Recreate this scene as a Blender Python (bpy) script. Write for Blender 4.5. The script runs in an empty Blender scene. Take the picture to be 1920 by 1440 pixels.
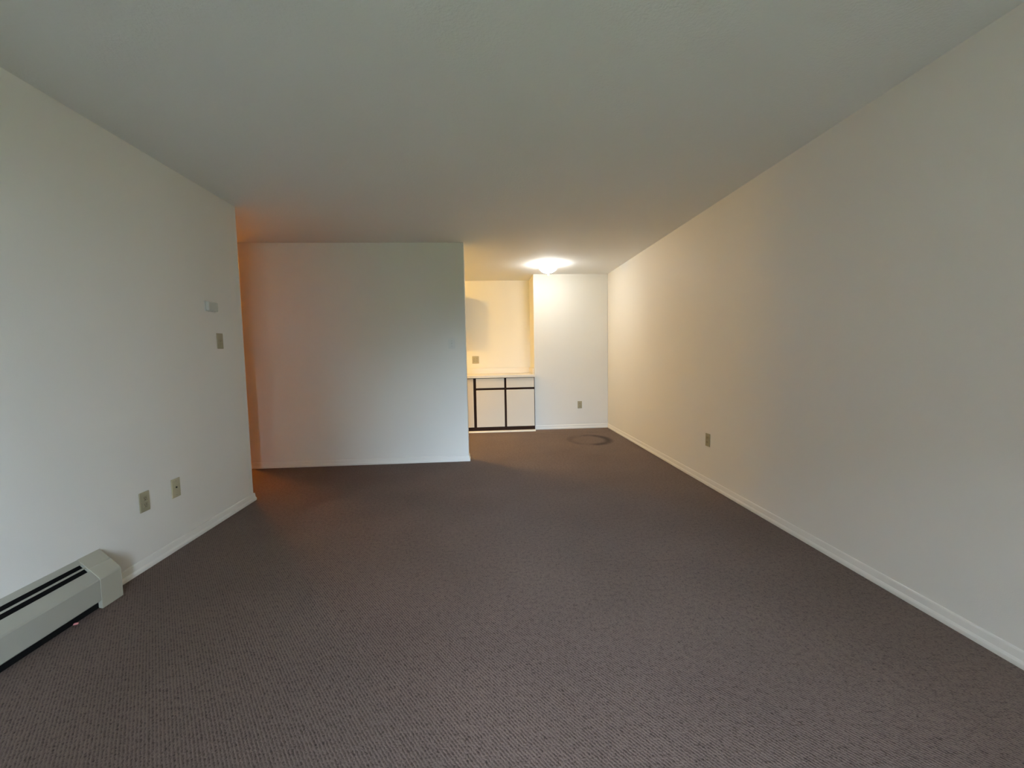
import bpy, bmesh, math
from mathutils import Matrix, Vector

S = bpy.context.scene
C = S.collection

# ------------------------------------------------------------------ camera
YAW, PITCH, ROLL, FPX, CAM_H = 0.0676, -0.0709, -0.01878, 778.03, 1.2023
def camera():
    cy, sy, cp, sp = math.cos(YAW), math.sin(YAW), math.cos(PITCH), math.sin(PITCH)
    f = Vector((sy*cp, cy*cp, sp)); r = Vector((cy, -sy, 0)); u = r.cross(f)
    c, s = math.cos(ROLL), math.sin(ROLL)
    r2 = c*r + s*u; u2 = -s*r + c*u
    cd = bpy.data.cameras.new('camera'); o = bpy.data.objects.new('camera', cd); C.objects.link(o)
    m = Matrix((r2, u2, -f)).transposed().to_4x4(); m.translation = (0, 0, CAM_H)
    o.matrix_world = m
    cd.sensor_fit = 'HORIZONTAL'; cd.sensor_width = 36; cd.lens = FPX*36/1920
    cd.clip_start = 0.02; cd.clip_end = 300
    S.camera = o
camera()

# ------------------------------------------------------------------ sky and exposure
SKY_STRENGTH = 72.0
wd = bpy.data.worlds.new('sky'); S.world = wd; wd.use_nodes = True
bg = wd.node_tree.nodes['Background']
bg.inputs['Color'].default_value = (0.635, 0.765, 1.0, 1); bg.inputs['Strength'].default_value = SKY_STRENGTH
S.view_settings.view_transform = 'Standard'; S.view_settings.look = 'None'
S.view_settings.exposure = 0.12; S.view_settings.gamma = 1.0
S.view_settings.use_curve_mapping = False

# the glass door behind the camera lets the daylight in
DX0, DX1, DZ1, YF = -0.60, 1.05, 2.06, -1.70
pl = bpy.data.lights.new('daylight_portal', 'AREA'); pl.shape = 'RECTANGLE'
pl.size = DX1-DX0; pl.size_y = DZ1; pl.cycles.is_portal = True
po = bpy.data.objects.new('daylight_portal', pl); C.objects.link(po)
po.location = ((DX0+DX1)/2, YF-0.14, DZ1/2); po.rotation_euler = (math.radians(90), 0, 0)

# lamp power (emission of the glass bowls)
DINING_E, KITCHEN_E, HALL_E = 56.0, 192.0, 195.0

# ------------------------------------------------------------------ measured room (metres)
H = 2.44
XL, XR = -1.983, 1.982
YL = 3.616                      # end of the left wall
YP, XP, XPL = 4.686, -0.189, -2.58   # partition: face, right end, left end
YB, XB = 6.511, 0.798           # far wall face, its left end
YA = 7.053                      # kitchen alcove wall
T = 0.11

# ------------------------------------------------------------------ materials
def nodes(name):
    m = bpy.data.materials.new(name); m.use_nodes = True
    nt = m.node_tree; return m, nt, nt.nodes['Principled BSDF']
def node(nt, kind, **kw):
    n = nt.nodes.new(kind)
    for k, v in kw.items():
        if k in n.inputs: n.inputs[k].default_value = v
        else: setattr(n, k, v)
    return n
def paint(name, col, rough=0.6, bump=0.0, scale=200.0, spec=0.3, vary=0.0):
    m, nt, p = nodes(name); L = nt.links.new
    p.inputs['Base Color'].default_value = (*col, 1); p.inputs['Roughness'].default_value = rough
    p.inputs['Specular IOR Level'].default_value = spec
    tc = node(nt, 'ShaderNodeTexCoord')
    if bump:
        nz = node(nt, 'ShaderNodeTexNoise', Scale=scale, Detail=3.0)
        bp = node(nt, 'ShaderNodeBump', Strength=bump, Distance=0.004)
        L(tc.outputs['Object'], nz.inputs['Vector']); L(nz.outputs['Fac'], bp.inputs['Height'])
        L(bp.outputs['Normal'], p.inputs['Normal'])
    if vary:
        n2 = node(nt, 'ShaderNodeTexNoise', Scale=1.7, Detail=4.0)
        mr = node(nt, 'ShaderNodeMapRange'); mr.inputs['To Min'].default_value = 1-vary; mr.inputs['To Max'].default_value = 1+vary
        mx = node(nt, 'ShaderNodeVectorMath', operation='SCALE'); mx.inputs[0].default_value = col
        L(tc.outputs['Object'], n2.inputs['Vector']); L(n2.outputs['Fac'], mr.inputs['Value'])
        L(mr.outputs['Result'], mx.inputs['Scale']); L(mx.outputs['Vector'], p.inputs['Base Color'])
    return m

M = {}
M['wall'] = paint('wall_paint', (0.82, 0.80, 0.745), 0.55, 0.10, 160, 0.25, 0.02)
M['ceiling'] = paint('ceiling_texture', (0.88, 0.885, 0.87), 0.8, 0.45, 90, 0.15, 0.02)
M['trim'] = paint('trim_paint', (0.83, 0.81, 0.755), 0.5, 0.05, 60, 0.3, 0.02)
M['laminate'] = paint('cream_laminate', (0.72, 0.66, 0.56), 0.4, 0.0, 1, 0.4, 0.015)
M['counter'] = paint('cream_counter', (0.78, 0.72, 0.60), 0.3, 0.0, 1, 0.5, 0.02)
M['almond'] = paint('almond_plastic', (0.40, 0.36, 0.235), 0.4, 0.0, 1, 0.4, 0.03)
M['ivory'] = paint('ivory_plastic', (0.50, 0.46, 0.31), 0.4, 0.0, 1, 0.4, 0.03)
M['white_plastic'] = paint('white_plastic', (0.73, 0.72, 0.67), 0.35, 0.0, 1, 0.4, 0.02)
M['grey_plastic'] = paint('grey_plastic', (0.60, 0.62, 0.56), 0.4, 0.0, 1, 0.4, 0.02)
M['screw'] = paint('screw_metal', (0.35, 0.32, 0.24), 0.35, 0.0, 1, 0.5)
M['dark'] = paint('dark_hole', (0.02, 0.018, 0.015), 0.7)
M['heater'] = paint('heater_enamel', (0.40, 0.395, 0.335), 0.45, 0.03, 80, 0.4, 0.03)
M['heater_cap'] = paint('heater_cap_enamel', (0.44, 0.425, 0.345), 0.45, 0.03, 80, 0.4, 0.03)
M['fin_shade'] = paint('fin_shade_black', (0.008, 0.008, 0.008), 0.8, 0.0, 1, 0.1)  # near-black, carries the shade inside and under the heater
M['pink'] = paint('pink_scrap', (0.75, 0.28, 0.28), 0.7, 0.1, 300)
M['metal'] = paint('white_metal', (0.75, 0.73, 0.68), 0.35, 0.0, 1, 0.5)
M['aluminium'] = paint('aluminium', (0.55, 0.55, 0.55), 0.35, 0.0, 1, 0.5)
M['concrete'] = paint('concrete', (0.42, 0.41, 0.39), 0.9, 0.3, 60, 0.1, 0.1)
M['grass'] = paint('grass', (0.10, 0.14, 0.05), 0.95, 0.3, 20, 0.1, 0.2)
M['brick'] = paint('render_wall', (0.30, 0.25, 0.21), 0.9, 0.2, 20, 0.1, 0.1)
M['leaf'] = paint('leaf_mass', (0.06, 0.09, 0.03), 0.9, 0.5, 8, 0.1, 0.3)

def wood():
    m, nt, p = nodes('dark_brown_wood'); L = nt.links.new
    tc = node(nt, 'ShaderNodeTexCoord'); mp = node(nt, 'ShaderNodeMapping'); mp.inputs['Scale'].default_value = (40, 40, 3)
    nz = node(nt, 'ShaderNodeTexNoise', Scale=1.0, Detail=4.0); rp = node(nt, 'ShaderNodeValToRGB')
    rp.color_ramp.elements[0].color = (0.018, 0.008, 0.005, 1); rp.color_ramp.elements[1].color = (0.05, 0.022, 0.012, 1)
    L(tc.outputs['Object'], mp.inputs['Vector']); L(mp.outputs['Vector'], nz.inputs['Vector'])
    L(nz.outputs['Fac'], rp.inputs['Fac']); L(rp.outputs['Color'], p.inputs['Base Color'])
    p.inputs['Roughness'].default_value = 0.6; p.inputs['Specular IOR Level'].default_value = 0.12; return m
M['wood'] = wood()

def carpet():
    m, nt, p = nodes('loop_carpet'); L = nt.links.new
    tc = node(nt, 'ShaderNodeTexCoord')
    mp = node(nt, 'ShaderNodeMapping'); mp.inputs['Rotation'].default_value = (0, 0, math.radians(-37))
    L(tc.outputs['Object'], mp.inputs['Vector'])
    wv = node(nt, 'ShaderNodeTexWave', Scale=32.0, Distortion=1.2, Detail=2.0); wv.inputs['Detail Scale'].default_value = 3.0
    wv.bands_direction = 'X'; L(mp.outputs['Vector'], wv.inputs['Vector'])
    nz = node(nt, 'ShaderNodeTexNoise', Scale=130.0, Detail=3.0, Roughness=0.7); L(tc.outputs['Object'], nz.inputs['Vector'])
    n2 = node(nt, 'ShaderNodeTexNoise', Scale=45.0, Detail=4.0, Roughness=0.7); L(tc.outputs['Object'], n2.inputs['Vector'])
    big = node(nt, 'ShaderNodeTexNoise', Scale=1.3, Detail=4.0); L(tc.outputs['Object'], big.inputs['Vector'])
    # yarn colour
    a1 = node(nt, 'ShaderNodeMath', operation='MULTIPLY_ADD'); L(wv.outputs['Fac'], a1.inputs[0]); a1.inputs[1].default_value = 0.22; L(nz.outputs['Fac'], a1.inputs[2])
    a2 = node(nt, 'ShaderNodeMath', operation='MULTIPLY_ADD'); L(n2.outputs['Fac'], a2.inputs[0]); a2.inputs[1].default_value = 0.75; L(a1.outputs['Value'], a2.inputs[2])
    rp = node(nt, 'ShaderNodeValToRGB'); L(a2.outputs['Value'], rp.inputs['Fac'])
    e = rp.color_ramp.elements
    e[0].position = 0.66; e[0].color = (0.043, 0.029, 0.0240, 1)
    e[1].position = 1.0; e[1].color = (0.182, 0.131, 0.109, 1)
    mr = node(nt, 'ShaderNodeMapRange'); mr.inputs['From Min'].default_value = 0.3; mr.inputs['From Max'].default_value = 0.7
    mr.inputs['To Min'].default_value = 0.90; mr.inputs['To Max'].default_value = 1.10; L(big.outputs['Fac'], mr.inputs['Value'])
    s1 = node(nt, 'ShaderNodeVectorMath', operation='SCALE'); L(rp.outputs['Color'], s1.inputs[0]); L(mr.outputs['Result'], s1.inputs['Scale'])
    # ring-shaped stain left on the carpet in the dining corner, and a smaller faint one
    last = s1.outputs['Vector']
    wob = node(nt, 'ShaderNodeTexNoise', Scale=2.6, Detail=3.0); L(tc.outputs['Object'], wob.inputs['Vector'])
    for (cx, cy, rx, ry, depth, width) in ((1.45, 5.62, 0.25, 0.30, 0.70, 0.38), (1.2, 6.15, 0.5, 0.07, 0.12, 0.6)):
        st = node(nt, 'ShaderNodeMapping', vector_type='TEXTURE')
        st.inputs['Location'].default_value = (cx, cy, 0); st.inputs['Scale'].default_value = (rx, ry, 1000)
        L(tc.outputs['Object'], st.inputs['Vector'])
        ln = node(nt, 'ShaderNodeVectorMath', operation='LENGTH'); L(st.outputs['Vector'], ln.inputs[0])
        d = node(nt, 'ShaderNodeMath', operation='SUBTRACT'); L(ln.outputs['Value'], d.inputs[0]); d.inputs[1].default_value = 1.0
        ab = node(nt, 'ShaderNodeMath', operation='ABSOLUTE'); L(d.outputs['Value'], ab.inputs[0])
        r1 = node(nt, 'ShaderNodeMapRange', interpolation_type='SMOOTHSTEP'); L(ab.outputs['Value'], r1.inputs['Value'])
        r1.inputs['From Min'].default_value = 0.0; r1.inputs['From Max'].default_value = width
        r1.inputs['To Min'].default_value = 1.0; r1.inputs['To Max'].default_value = 0.0
        wr = node(nt, 'ShaderNodeMapRange'); L(wob.outputs['Fac'], wr.inputs['Value'])
        wr.inputs['From Min'].default_value = 0.33; wr.inputs['From Max'].default_value = 0.53
        k = node(nt, 'ShaderNodeMath', operation='MULTIPLY'); L(r1.outputs['Result'], k.inputs[0]); L(wr.outputs['Result'], k.inputs[1])
        k2 = node(nt, 'ShaderNodeMath', operation='MULTIPLY_ADD'); L(k.outputs['Value'], k2.inputs[0]); k2.inputs[1].default_value = -depth; k2.inputs[2].default_value = 1.0
        sc = node(nt, 'ShaderNodeVectorMath', operation='SCALE'); L(last, sc.inputs[0]); L(k2.outputs['Value'], sc.inputs['Scale']); last = sc.outputs['Vector']
    L(last, p.inputs['Base Color'])
    p.inputs['Roughness'].default_value = 0.95; p.inputs['Specular IOR Level'].default_value = 0.1
    p.inputs['Sheen Weight'].default_value = 0.06; p.inputs['Sheen Roughness'].default_value = 0.5
    bp = node(nt, 'ShaderNodeBump', Strength=0.7, Distance=0.006); L(a2.outputs['Value'], bp.inputs['Height']); L(bp.outputs['Normal'], p.inputs['Normal'])
    return m
M['carpet'] = carpet()

def lamp_glass(name, col, e):
    m, nt, p = nodes(name)
    p.inputs['Base Color'].default_value = (0.9, 0.88, 0.82, 1); p.inputs['Roughness'].default_value = 0.3
    p.inputs['Emission Color'].default_value = (*col, 1); p.inputs['Emission Strength'].default_value = e
    return m
def clear_glass():
    m = bpy.data.materials.new('clear_glass'); m.use_nodes = True; nt = m.node_tree; nt.nodes.clear()
    o = node(nt, 'ShaderNodeOutputMaterial'); mx = node(nt, 'ShaderNodeMixShader'); mx.inputs['Fac'].default_value = 0.06
    t = node(nt, 'ShaderNodeBsdfTransparent'); t.inputs['Color'].default_value = (0.95, 0.97, 0.95, 1)
    g = node(nt, 'ShaderNodeBsdfGlossy', Roughness=0.02)
    nt.links.new(t.outputs[0], mx.inputs[1]); nt.links.new(g.outputs[0], mx.inputs[2]); nt.links.new(mx.outputs[0], o.inputs['Surface'])
    return m
M['glass'] = clear_glass()
def frosted():
    m = bpy.data.materials.new('frosted_glass'); m.use_nodes = True; nt = m.node_tree; nt.nodes.clear()
    o = node(nt, 'ShaderNodeOutputMaterial'); mx = node(nt, 'ShaderNodeMixShader'); mx.inputs['Fac'].default_value = 0.3
    d = node(nt, 'ShaderNodeBsdfDiffuse'); d.inputs['Color'].default_value = (0.7, 0.68, 0.62, 1)
    t = node(nt, 'ShaderNodeBsdfTranslucent'); t.inputs['Color'].default_value = (0.85, 0.83, 0.78, 1)
    nt.links.new(d.outputs[0], mx.inputs[1]); nt.links.new(t.outputs[0], mx.inputs[2]); nt.links.new(mx.outputs[0], o.inputs['Surface'])
    return m
M['frosted'] = frosted()

# ------------------------------------------------------------------ helpers
def link(name, bm, mat, parent=None, loc=None, rz=0.0, smooth=False):
    me = bpy.data.meshes.new(name); bmesh.ops.recalc_face_normals(bm, faces=bm.faces[:]); bm.to_mesh(me); bm.free()
    me.materials.append(M[mat] if isinstance(mat, str) else mat)
    if smooth:
        for f in me.polygons: f.use_smooth = True
    o = bpy.data.objects.new(name, me); C.objects.link(o)
    if parent: o.parent = parent
    if loc is not None: o.location = loc
    if rz: o.rotation_euler = (0, 0, rz)
    return o
def box(bm, x0, x1, y0, y1, z0, z1, bev=0.0, seg=1):
    t = bmesh.new(); bmesh.ops.create_cube(t, size=1.0)
    for v in t.verts:
        v.co = Vector((x0 + (v.co.x+.5)*(x1-x0), y0 + (v.co.y+.5)*(y1-y0), z0 + (v.co.z+.5)*(z1-z0)))
    if bev: bmesh.ops.bevel(t, geom=t.edges[:], offset=bev, segments=seg, affect='EDGES', profile=0.5)
    me = bpy.data.meshes.new('t'); t.to_mesh(me); t.free(); bm.from_mesh(me); bpy.data.meshes.remove(me)
    return bm
def bx(*a, **k): return box(bmesh.new(), *a, **k)
def wallbox(x0, x1, y0, y1, z0=0.0, z1=H, r=0.0):
    """wall block whose vertical arrises are softly rounded like a plastered corner bead"""
    bm = bx(x0, x1, y0, y1, z0, z1)
    if r:
        ed = [e for e in bm.edges if abs(e.verts[0].co.z - e.verts[1].co.z) > 0.5]
        bmesh.ops.bevel(bm, geom=ed, offset=r, segments=3, affect='EDGES', profile=0.5)
    return bm
def prism(bm, pts, a0, a1, axis='y'):
    """extrude a polygon (first, z) along an axis"""
    def P(d, z, a): return (d, a, z) if axis == 'y' else (a, d, z)
    lo = [bm.verts.new(P(d, z, a0)) for d, z in pts]; hi = [bm.verts.new(P(d, z, a1)) for d, z in pts]
    n = len(pts); bm.faces.new(lo); bm.faces.new(hi)
    for i in range(n): bm.faces.new((lo[i], lo[(i+1) % n], hi[(i+1) % n], hi[i]))
    return bm
def lathe(prof, seg=40):
    bm = bmesh.new(); rings = []
    for r, z in prof:
        if r < 1e-6: rings.append([bm.verts.new((0, 0, z))])
        else: rings.append([bm.verts.new((r*math.cos(2*math.pi*i/seg), r*math.sin(2*math.pi*i/seg), z)) for i in range(seg)])
    for a, b in zip(rings, rings[1:]):
        for i in range(seg):
            j = (i+1) % seg
            if len(a) == 1 and len(b) == 1: continue
            if len(a) == 1: bm.faces.new((a[0], b[i], b[j]))
            elif len(b) == 1: bm.faces.new((a[i], a[j], b[0]))
            else: bm.faces.new((a[i], a[j], b[j], b[i]))
    return bm
def sweep(path, prof, side):
    """profile (out, z) swept along a plan polyline with mitred corners; side=+1 projects to the left of travel"""
    bm = bmesh.new(); P = [Vector(p) for p in path]; rows = []
    def nrm(a, b): d = (b-a).normalized(); return Vector((-d.y, d.x))*side
    for i, p in enumerate(P):
        if i == 0: n = nrm(P[0], P[1])
        elif i == len(P)-1: n = nrm(P[-2], P[-1])
        else:
            a, b = nrm(P[i-1], P[i]), nrm(P[i], P[i+1]); n = (a+b); n = n/(n.dot(a))
        rows.append([bm.verts.new((p.x+n.x*d, p.y+n.y*d, z)) for d, z in prof])
    k = len(prof)
    for r0, r1 in zip(rows, rows[1:]):
        for i in range(k): bm.faces.new((r0[i], r0[(i+1) % k], r1[(i+1) % k], r1[i]))
    bm.faces.new(rows[0]); bm.faces.new(rows[-1])
    return bm
def struct(name, bm, mat, label=None):
    o = link(name, bm, mat); o['kind'] = 'structure'
    if label: o['label'] = label
    return o
def thing(name, label, cat, loc=(0, 0, 0), rz=0.0, group=None):
    o = bpy.data.objects.new(name, None); C.objects.link(o); o.empty_display_size = 0.05
    o.location = loc; o.rotation_euler = (0, 0, rz); o['label'] = label; o['category'] = cat
    if group: o['group'] = group
    return o

# ------------------------------------------------------------------ room shell
XH, YH = -4.6, 7.16            # hall: its left wall, its end wall
YHF = 1.30                      # hall wall beside the entrance
struct('floor', bx(XH-T, XR+T, YF-T, YH+T, -0.12, 0.0), 'carpet', 'brown-grey ribbed loop carpet with a ring stain in the dining corner')
struct('ceiling', bx(XH-T, XR+T, YF-T, YH+T, H, H+0.12), 'ceiling', 'white lightly textured ceiling')
struct('wall_left', wallbox(XL-T, XL, YF, YL, r=0.012), 'wall', 'plain off-white left wall ending at the hall opening')
struct('wall_right', wallbox(XR, XR+T, YF-T, YH+T), 'wall', 'long plain off-white right wall')
struct('wall_partition', wallbox(XPL, XP, YP, YP+T, r=0.010), 'wall', 'free off-white partition wall hiding the kitchen')
struct('wall_back', wallbox(XB, XR, YB, YH+T, r=0.008), 'wall', 'off-white far wall of the dining corner')
struct('wall_kitchen', wallbox(XPL, XB, YA, YA+T), 'wall', 'off-white wall behind the kitchen counter')
struct('wall_kitchen_side', wallbox(XPL, XPL+T, YP+T, YA), 'wall', 'off-white wall between kitchen and hall')
struct('wall_hall', wallbox(XH-T, XH, YHF-T, YH+T), 'wall', 'off-white far side wall of the hall')
struct('wall_hall_end', wallbox(XH, XPL, YH, YH+T), 'wall', 'off-white end wall of the hall')
struct('wall_hall_front', wallbox(XH, XL-T, YHF-T, YHF), 'wall', 'off-white hall wall next to the living room')
fb = wallbox(XL-T, DX0, YF-T, YF); box(fb, DX1, XR, YF-T, YF, 0, H); box(fb, DX0, DX1, YF-T, YF, DZ1, H)
struct('wall_front', fb, 'wall', 'off-white window wall with the glass door')

# baseboards: low rounded ranch profile
PROF = [(0.0, 0.0), (0.013, 0.0), (0.0145, 0.008), (0.014, 0.018), (0.0105, 0.027), (0.0085, 0.030),
        (0.0075, 0.042), (0.006, 0.058), (0.004, 0.064), (0.0, 0.066)]
struct('baseboard_left', sweep([(XL, 2.215), (XL, YL), (XL-T, YL)], PROF, -1), 'trim')
struct('baseboard_partition', sweep([(XPL+0.002, YP), (XP, YP), (XP, YP+T), (XPL+T, YP+T)], PROF, -1), 'trim')
struct('baseboard_back', sweep([(XB+0.003, YB), (XR, YB)], PROF, -1), 'trim')
struct('baseboard_right', sweep([(XR, YB), (XR, YF)], PROF, -1), 'trim')

# glass door behind the camera
def glass_door():
    o = link('door_1', box(box(box(bx(DX0, DX0+0.05, YF-0.10, YF-0.01, 0, DZ1), DX1-0.05, DX1, YF-0.10, YF-0.01, 0, DZ1),
             DX0+.05, DX1-.05, YF-0.10, YF-0.01, DZ1-0.05, DZ1), DX0+.05, DX1-.05, YF-0.10, YF-0.01, 0, 0.03), 'aluminium')
    o['kind'] = 'structure'; o['label'] = 'sliding glass balcony door'
    mid = (DX0+DX1)/2
    for x0, x1, y in ((DX0+.05, mid+.025, YF-.075), (mid-.025, DX1-.05, YF-.04)):
        f = bx(x0, x0+.05, y-.015, y+.015, .03, DZ1-.05); box(f, x1-.05, x1, y-.015, y+.015, .03, DZ1-.05)
        box(f, x0+.05, x1-.05, y-.015, y+.015, .03, .10); box(f, x0+.05, x1-.05, y-.015, y+.015, DZ1-.11, DZ1-.05)
        fo = link('sash', f, 'aluminium', o)
        link('pane', bx(x0+.05, x1-.05, y-.003, y+.003, .10, DZ1-.11), 'glass', fo)
glass_door()

# outside: balcony, lawn, plus unseen buildings and trees added to block part of the sky
def outside():
    struct('balcony_floor', bx(-3.2, 3.2, YF-1.60, YF-T, -0.25, -0.03), 'concrete')
    struct('balcony_slab', bx(-3.2, 3.2, YF-1.60, YF-T, H+0.12, H+0.32), 'concrete')
    for n, x in (('left', -0.95), ('right', 1.20)):
        struct('added_balcony_fin_'+n, bx(x, x+0.2, YF-1.60, YF-T, -0.03, H+0.12), 'brick')  # unseen side walls, added to stop skylight coming in sideways
    struct('lawn', bx(-60, 60, -80, YF-T-1.55, -3.2, -3.0), 'grass')
outside()
def sky_blockers():  # added skyline out of view, shaped to limit the daylight in the room
    def building(label, x0, x1, y0, y1, h):
        cx, cy = (x0+x1)/2, (y0+y1)/2
        b = thing('added_building', label, 'building', (cx, cy, -3), 0, 'added sky-blocking buildings')
        w, d = (x1-x0)/2, (y1-y0)/2
        link('wall', bx(-w, w, -d, d, 0, h), 'brick', b)
        link('roof', bx(-w-.3, w+.3, -d-.3, d+.3, h, h+.3), 'concrete', b)
        n = int(w*2/3)
        for fl in range(int(h/2.8)):
            for i in range(n):
                x = -w + (i+.5)*2*w/n
                f = link('window', bx(x-.7, x+.7, d, d+.06, fl*2.8+.9, fl*2.8+2.3), 'metal', b)
                link('pane', bx(x-.62, x+.62, d+.055, d+.065, fl*2.8+.98, fl*2.8+2.22), 'dark', f)
    building('unseen tall brown tower added across the lawn to block skylight', 4.3, 7.6, -26, -18, 11.5)
    building('unseen long lower brown building added across the lawn to block skylight', -22.0, -4.2, -26, -18, 10.2)
    import random
    rnd = random.Random(4)
    for i, (x, y, h, r) in enumerate(((2.35, -21, 6.3, 1.45), (-2.2, -21, 4.8, 1.6), (0.2, -25.2, 5.0, 2.2))):  # added trees, heights set to cut low sky off the partition
        t = thing('tree', ['tall slim unseen tree added by the tower to cut skylight', 'low round unseen tree added by the long building to cut skylight',
                  'broad round unseen tree added behind the other two to cut skylight'][i], 'tree', (x, y, -3), 0, 'added sky-blocking trees')
        link('trunk', lathe([(0, 0), (0.22, 0), (0.16, h*.5), (0, h*.5)], 12), 'wood', t)
        bm = bmesh.new(); bmesh.ops.create_icosphere(bm, subdivisions=3, radius=1)
        for v in bm.verts: v.co = Vector((v.co.x*r, v.co.y*r, h*.62 + v.co.z*h*.40)) + v.co*rnd.uniform(-.25, .25)
        link('crown', bm, 'leaf', t)
sky_blockers()

# ------------------------------------------------------------------ baseboard heater on the left wall
def heater():
    y0, ys, ye = YF+0.01, 2.083, 2.200
    t = thing('baseboard_heater', 'beige metal baseboard heater with dark top slots along the left wall', 'heater', (XL, 0, 0))
    D, ZT, ZF = 0.095, 0.250, 0.148
    def sl(f, n=0.0):                     # point on the sloping top, n = metres along its outward normal
        nx, nz = (ZT-ZF), D; l = math.hypot(nx, nz)
        return (D*f + nx/l*n, ZT + (ZF-ZT)*f + nz/l*n)
    th = 0.003
    # back plate with the sloping strip at the top
    link('back_plate', prism(bmesh.new(), [(0.0, 0.02), (0.003, 0.02), (0.003, 0.243), sl(.205, -th), sl(.205), (0.002, ZT), (0.0, ZT)], y0, ys), 'heater', t)
    link('slot_bar', prism(bmesh.new(), [sl(.35, -.003), sl(.41, -.003), sl(.41, -.0005), sl(.35, -.0005)], y0, ys), 'heater', t)
    link('front_panel', prism(bmesh.new(), [sl(.565), (D-.003, ZF+.003), (D, ZF-.004), (D, 0.044), (D-.006, 0.038), (D-.007, 0.040),
         (D-th, 0.046), (D-th, ZF-.006), (D-.006, ZF), sl(.565, -th)], y0, ys), 'heater', t)
    link('fin_shade_core', prism(bmesh.new(), [(0.006, 0.004), (D-.016, 0.004), (D-.016, 0.040), (D-.008, 0.050), (D-.008, 0.130), sl(.80, -.012), sl(.10, -.012), (0.006, 0.225)], y0, ys), 'fin_shade', t)  # solid black core stands in for shade in the slots and bottom gap
    # end cap: closed hood with a foot that reaches the carpet
    cap = prism(bmesh.new(), [(0.0, 0.0), (0.004, 0.0), (0.004, 0.03), (D-.002, 0.0), (D+.002, 0.0), (D+.002, ZF-.003), (D-.001, ZF+.004),
                sl(.52, .0035), sl(.48, .001), (0.002, ZT+.002), (0.0, ZT+.002)], ys, ye)
    o = link('end_cap', cap, 'heater_cap', t)
    bv = o.modifiers.new('soft', 'BEVEL'); bv.width = 0.004; bv.segments = 2; bv.limit_method = 'ANGLE'; bv.angle_limit = math.radians(50)
heater()
o = link('paper_scrap', bx(-.010, .010, -.006, .006, 0, .008, bev=.003), 'pink', None, (-1.900, 1.962, 0.0), 0.4)
o['label'] = 'tiny pink scrap on the carpet under the heater front'; o['category'] = 'scrap'

# ------------------------------------------------------------------ wall plates (local frame: face looks to -Y, origin at plate centre)
def plate(t, w=0.070, h=0.115, mat='almond'):
    return link('plate', bx(-w/2, w/2, -.006, 0, -h/2, h/2, bev=.002, seg=2), mat, t)
def disc(r, y0, y1, z, x=0.0, seg=16):
    bm = lathe([(0, 0), (r, 0), (r, 1), (0, 1)], seg)
    for v in bm.verts: v.co = Vector((x+v.co.x, y0 + (y1-y0)*v.co.z, z+v.co.y))
    return bm
def outlet(label, loc, rz, mat='almond', w=0.070, h=0.115, group='almond wall outlets', xs=(0.0,)):
    t = thing('electrical_outlet', label, 'outlet', loc, rz, group); plate(t, w, h, mat)
    for x in xs:
        link('screw', disc(.003, -.0075, -.005, 0, x), 'screw', t)
        for z in (.0195, -.0195):
            b = bmesh.new(); box(b, x-.0165, x+.0165, -.0082, -.005, z-.0135, z+.0135, bev=.003, seg=2)
            r = link('receptacle', b, mat, t)
            for dx in (-.0063, .0063): link('slot', bx(x+dx-.0011, x+dx+.0011, -.0086, -.0078, z-.001, z+.0075), 'dark', r)
            link('ground_hole', disc(.0024, -.0086, -.0078, z-.007, x, 10), 'dark', r)
    return t
def switch(label, loc, rz, mat, w=0.070, h=0.115):
    t = thing('light_switch', label, 'switch', loc, rz, 'single light switches'); plate(t, w, h, mat)
    for z in (.030, -.030): link('screw', disc(.003, -.0075, -.005, z), 'screw', t)
    link('toggle_collar', bx(-.0065, .0065, -.0075, -.005, -.0135, .0135, bev=.001), mat, t)
    b = bmesh.new(); prism(b, [(-.006, -.006), (-.006, .006), (-.018, -.003), (-.017, -.0075)], -.0045, .0045, 'x')
    link('toggle', b, mat, t)
    return t
R90 = math.pi/2
E_ = 0.0004
outlet('almond duplex outlet low on left wall, nearest the heater', (XL+E_, 2.494, 0.391), R90)
t = thing('cable_plate', 'ivory wall plate with one small centre hole beside the left outlet', 'wall plate', (XL+E_, 2.741, 0.393), R90)
plate(t, 0.072, 0.120, 'ivory'); link('jack', disc(.005, -.010, -.005, .004), 'dark', t)
for z in (.045, -.045): link('screw', disc(.0026, -.0072, -.005, z), 'screw', t)
switch('dark almond light switch on left wall below the thermostat', (XL+E_, 3.290, 1.345), R90, 'almond')
switch('white light switch near right end of the partition wall', (-0.3465, YP-E_, 1.338), 0, 'white_plastic')
outlet('almond duplex outlet low on the long right wall', (XR-E_, 3.527, 0.410), -R90)
outlet('almond duplex outlet low on far dining wall', (1.521, YB-E_, 0.382), 0)
outlet('square double outlet plate on kitchen wall above the counter', (-0.1315, YA-E_, 1.124), 0, 'almond', 0.112, 0.122, 'almond wall outlets', (-.023, .023))

# thermostat
t = thing('thermostat', 'small grey-white thermostat on left wall above the light switch', 'thermostat', (XL+E_, 3.198, 1.590), R90)
link('back_plate', bx(-.058, .058, -.006, 0, -.038, .038, bev=.003, seg=2), 'white_plastic', t)
cv = bmesh.new(); box(cv, -.053, .053, -.032, -.005, -.033, .033, bev=.007, seg=3)
link('cover', cv, 'grey_plastic', t)
link('lever', bx(.020, .032, -.030, -.012, -.038, -.033), 'white_plastic', t)

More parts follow.
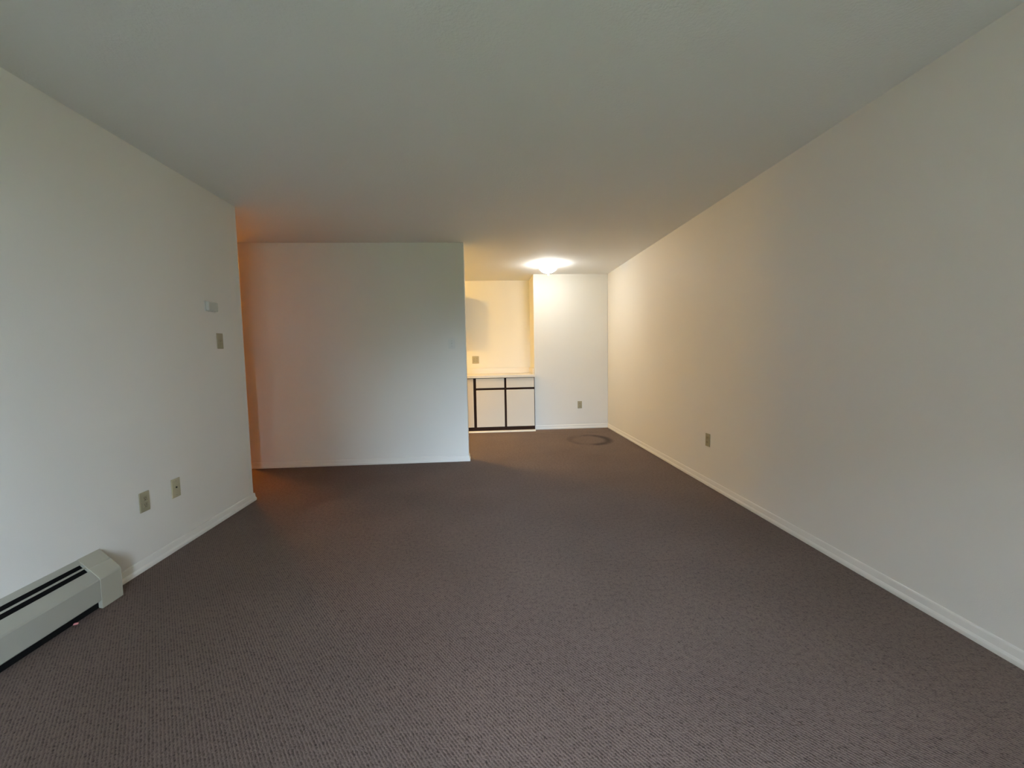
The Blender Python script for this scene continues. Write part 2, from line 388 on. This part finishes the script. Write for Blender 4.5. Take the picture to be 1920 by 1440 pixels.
# ------------------------------------------------------------------ ceiling lights
def ceiling_light(label, loc, col, e):
    t = thing('ceiling_light', label, 'ceiling light', loc, 0, 'flush ceiling lights')
    link('base_plate', lathe([(0, 0), (.060, 0), (.060, -.012), (0, -.012)]), 'metal', t)
    link('rim', lathe([(.129, -.018), (.150, -.012), (.163, -.010), (.166, -.013), (.163, -.016), (.150, -.018), (.129, -.024), (.129, -.018)]), 'frosted', t, smooth=True)
    prof = [(.050, -.012), (.124, -.013)] + [(.128*math.cos(a), -.028-.096*math.sin(a)) for a in [i*math.pi/2/12 for i in range(12)]] + [(0.0, -.124)]
    link('glass_bowl', lathe(prof), lamp_glass('lamp_glass', col, e), t, smooth=True)
    link('finial', lathe([(0, -.120), (.014, -.122), (.018, -.128), (.011, -.138), (.013, -.148), (.007, -.160), (0, -.170)], 20), 'metal', t, smooth=True)
    return t
ceiling_light('lit dome ceiling light in the dining corner', (0.922, 5.79, H), (0.98, 1.0, 0.98), DINING_E)
ceiling_light('lit dome ceiling light inside the kitchen behind the partition', (-1.39, 5.90, H), (1.0, 0.58, 0.10), KITCHEN_E)
ceiling_light('lit dome ceiling light in the hall beyond the left wall', (-3.30, 5.32, H), (1.0, 0.31, 0.01), HALL_E)

# ------------------------------------------------------------------ kitchen
YK = 6.425                      # face of the cabinet doors
def cab_unit(label, x0, x1, panels):
    t = thing('base_cabinet', label, 'cabinet', ((x0+x1)/2, (YK+YA)/2, 0), 0, 'kitchen base cabinets')
    cx, cy = t.location.x, t.location.y
    def B(a, b, c, d, e, f, **k): return bx(a-cx, b-cx, c-cy, d-cy, e, f, **k)
    link('body', B(x0, x1, YK+.018, YA-.002, .075, .846), 'wood', t)
    link('toe_kick', B(x0, x1, YK+.022, YK+.045, .0, .075), 'wood', t)
    for name, a, b, e, f in panels: link(name, B(a, b, YK, YK+.0175, e, f, bev=.002), 'laminate', t)
    return t
cab_unit('cream base cabinet with two drawers over two doors and dark trim', -0.1445, 0.790,
         [('door', -.123, .313, .080, .657), ('door', .347, .781, .080, .657), ('drawer', -.123, .313, .690, .839), ('drawer', .347, .781, .690, .839)])
cab_unit('cream base cabinet with tall doors, mostly hidden behind the partition', -1.080, -0.1445,
         [('door', -1.06, -.632, .080, .839), ('door', -.598, -.165, .080, .839)])
t = thing('countertop', 'cream laminate kitchen countertop with low backsplash', 'countertop', (0, 0, 0))
link('top', bx(-1.080, XB-.002, YK-.020, YA-.001, .8465, .886, bev=.004, seg=2), 'counter', t)
link('backsplash', bx(-1.080, XB-.002, YA-.021, YA-.001, .886, .980, bev=.003), 'counter', t)
link('side_splash', bx(XB-.022, XB-.002, YB+.03, YA-.021, .886, .980, bev=.003), 'counter', t)
struct('trim_1', prism(bmesh.new(), [(YK+.021, 0), (YK-.040, 0), (YK-.038, .010), (YK-.020, .018), (YK+.021, .020)], -1.08, XB-.006, 'x'), 'trim', 'thin white floor strip along the cabinet base')
t = thing('wall_cabinet', 'short cream wall cabinet hidden behind the partition, above the counter', 'cabinet', (-.65, 0, 1.572))
link('body', bx(-.36, .36, 6.76, YA-.001, 0, .603), 'laminate', t)
for a, b in ((-.358, -.002), (.002, .358)): link('door', bx(a, b, 6.742, 6.7595, .002, .601, bev=.002), 'laminate', t)
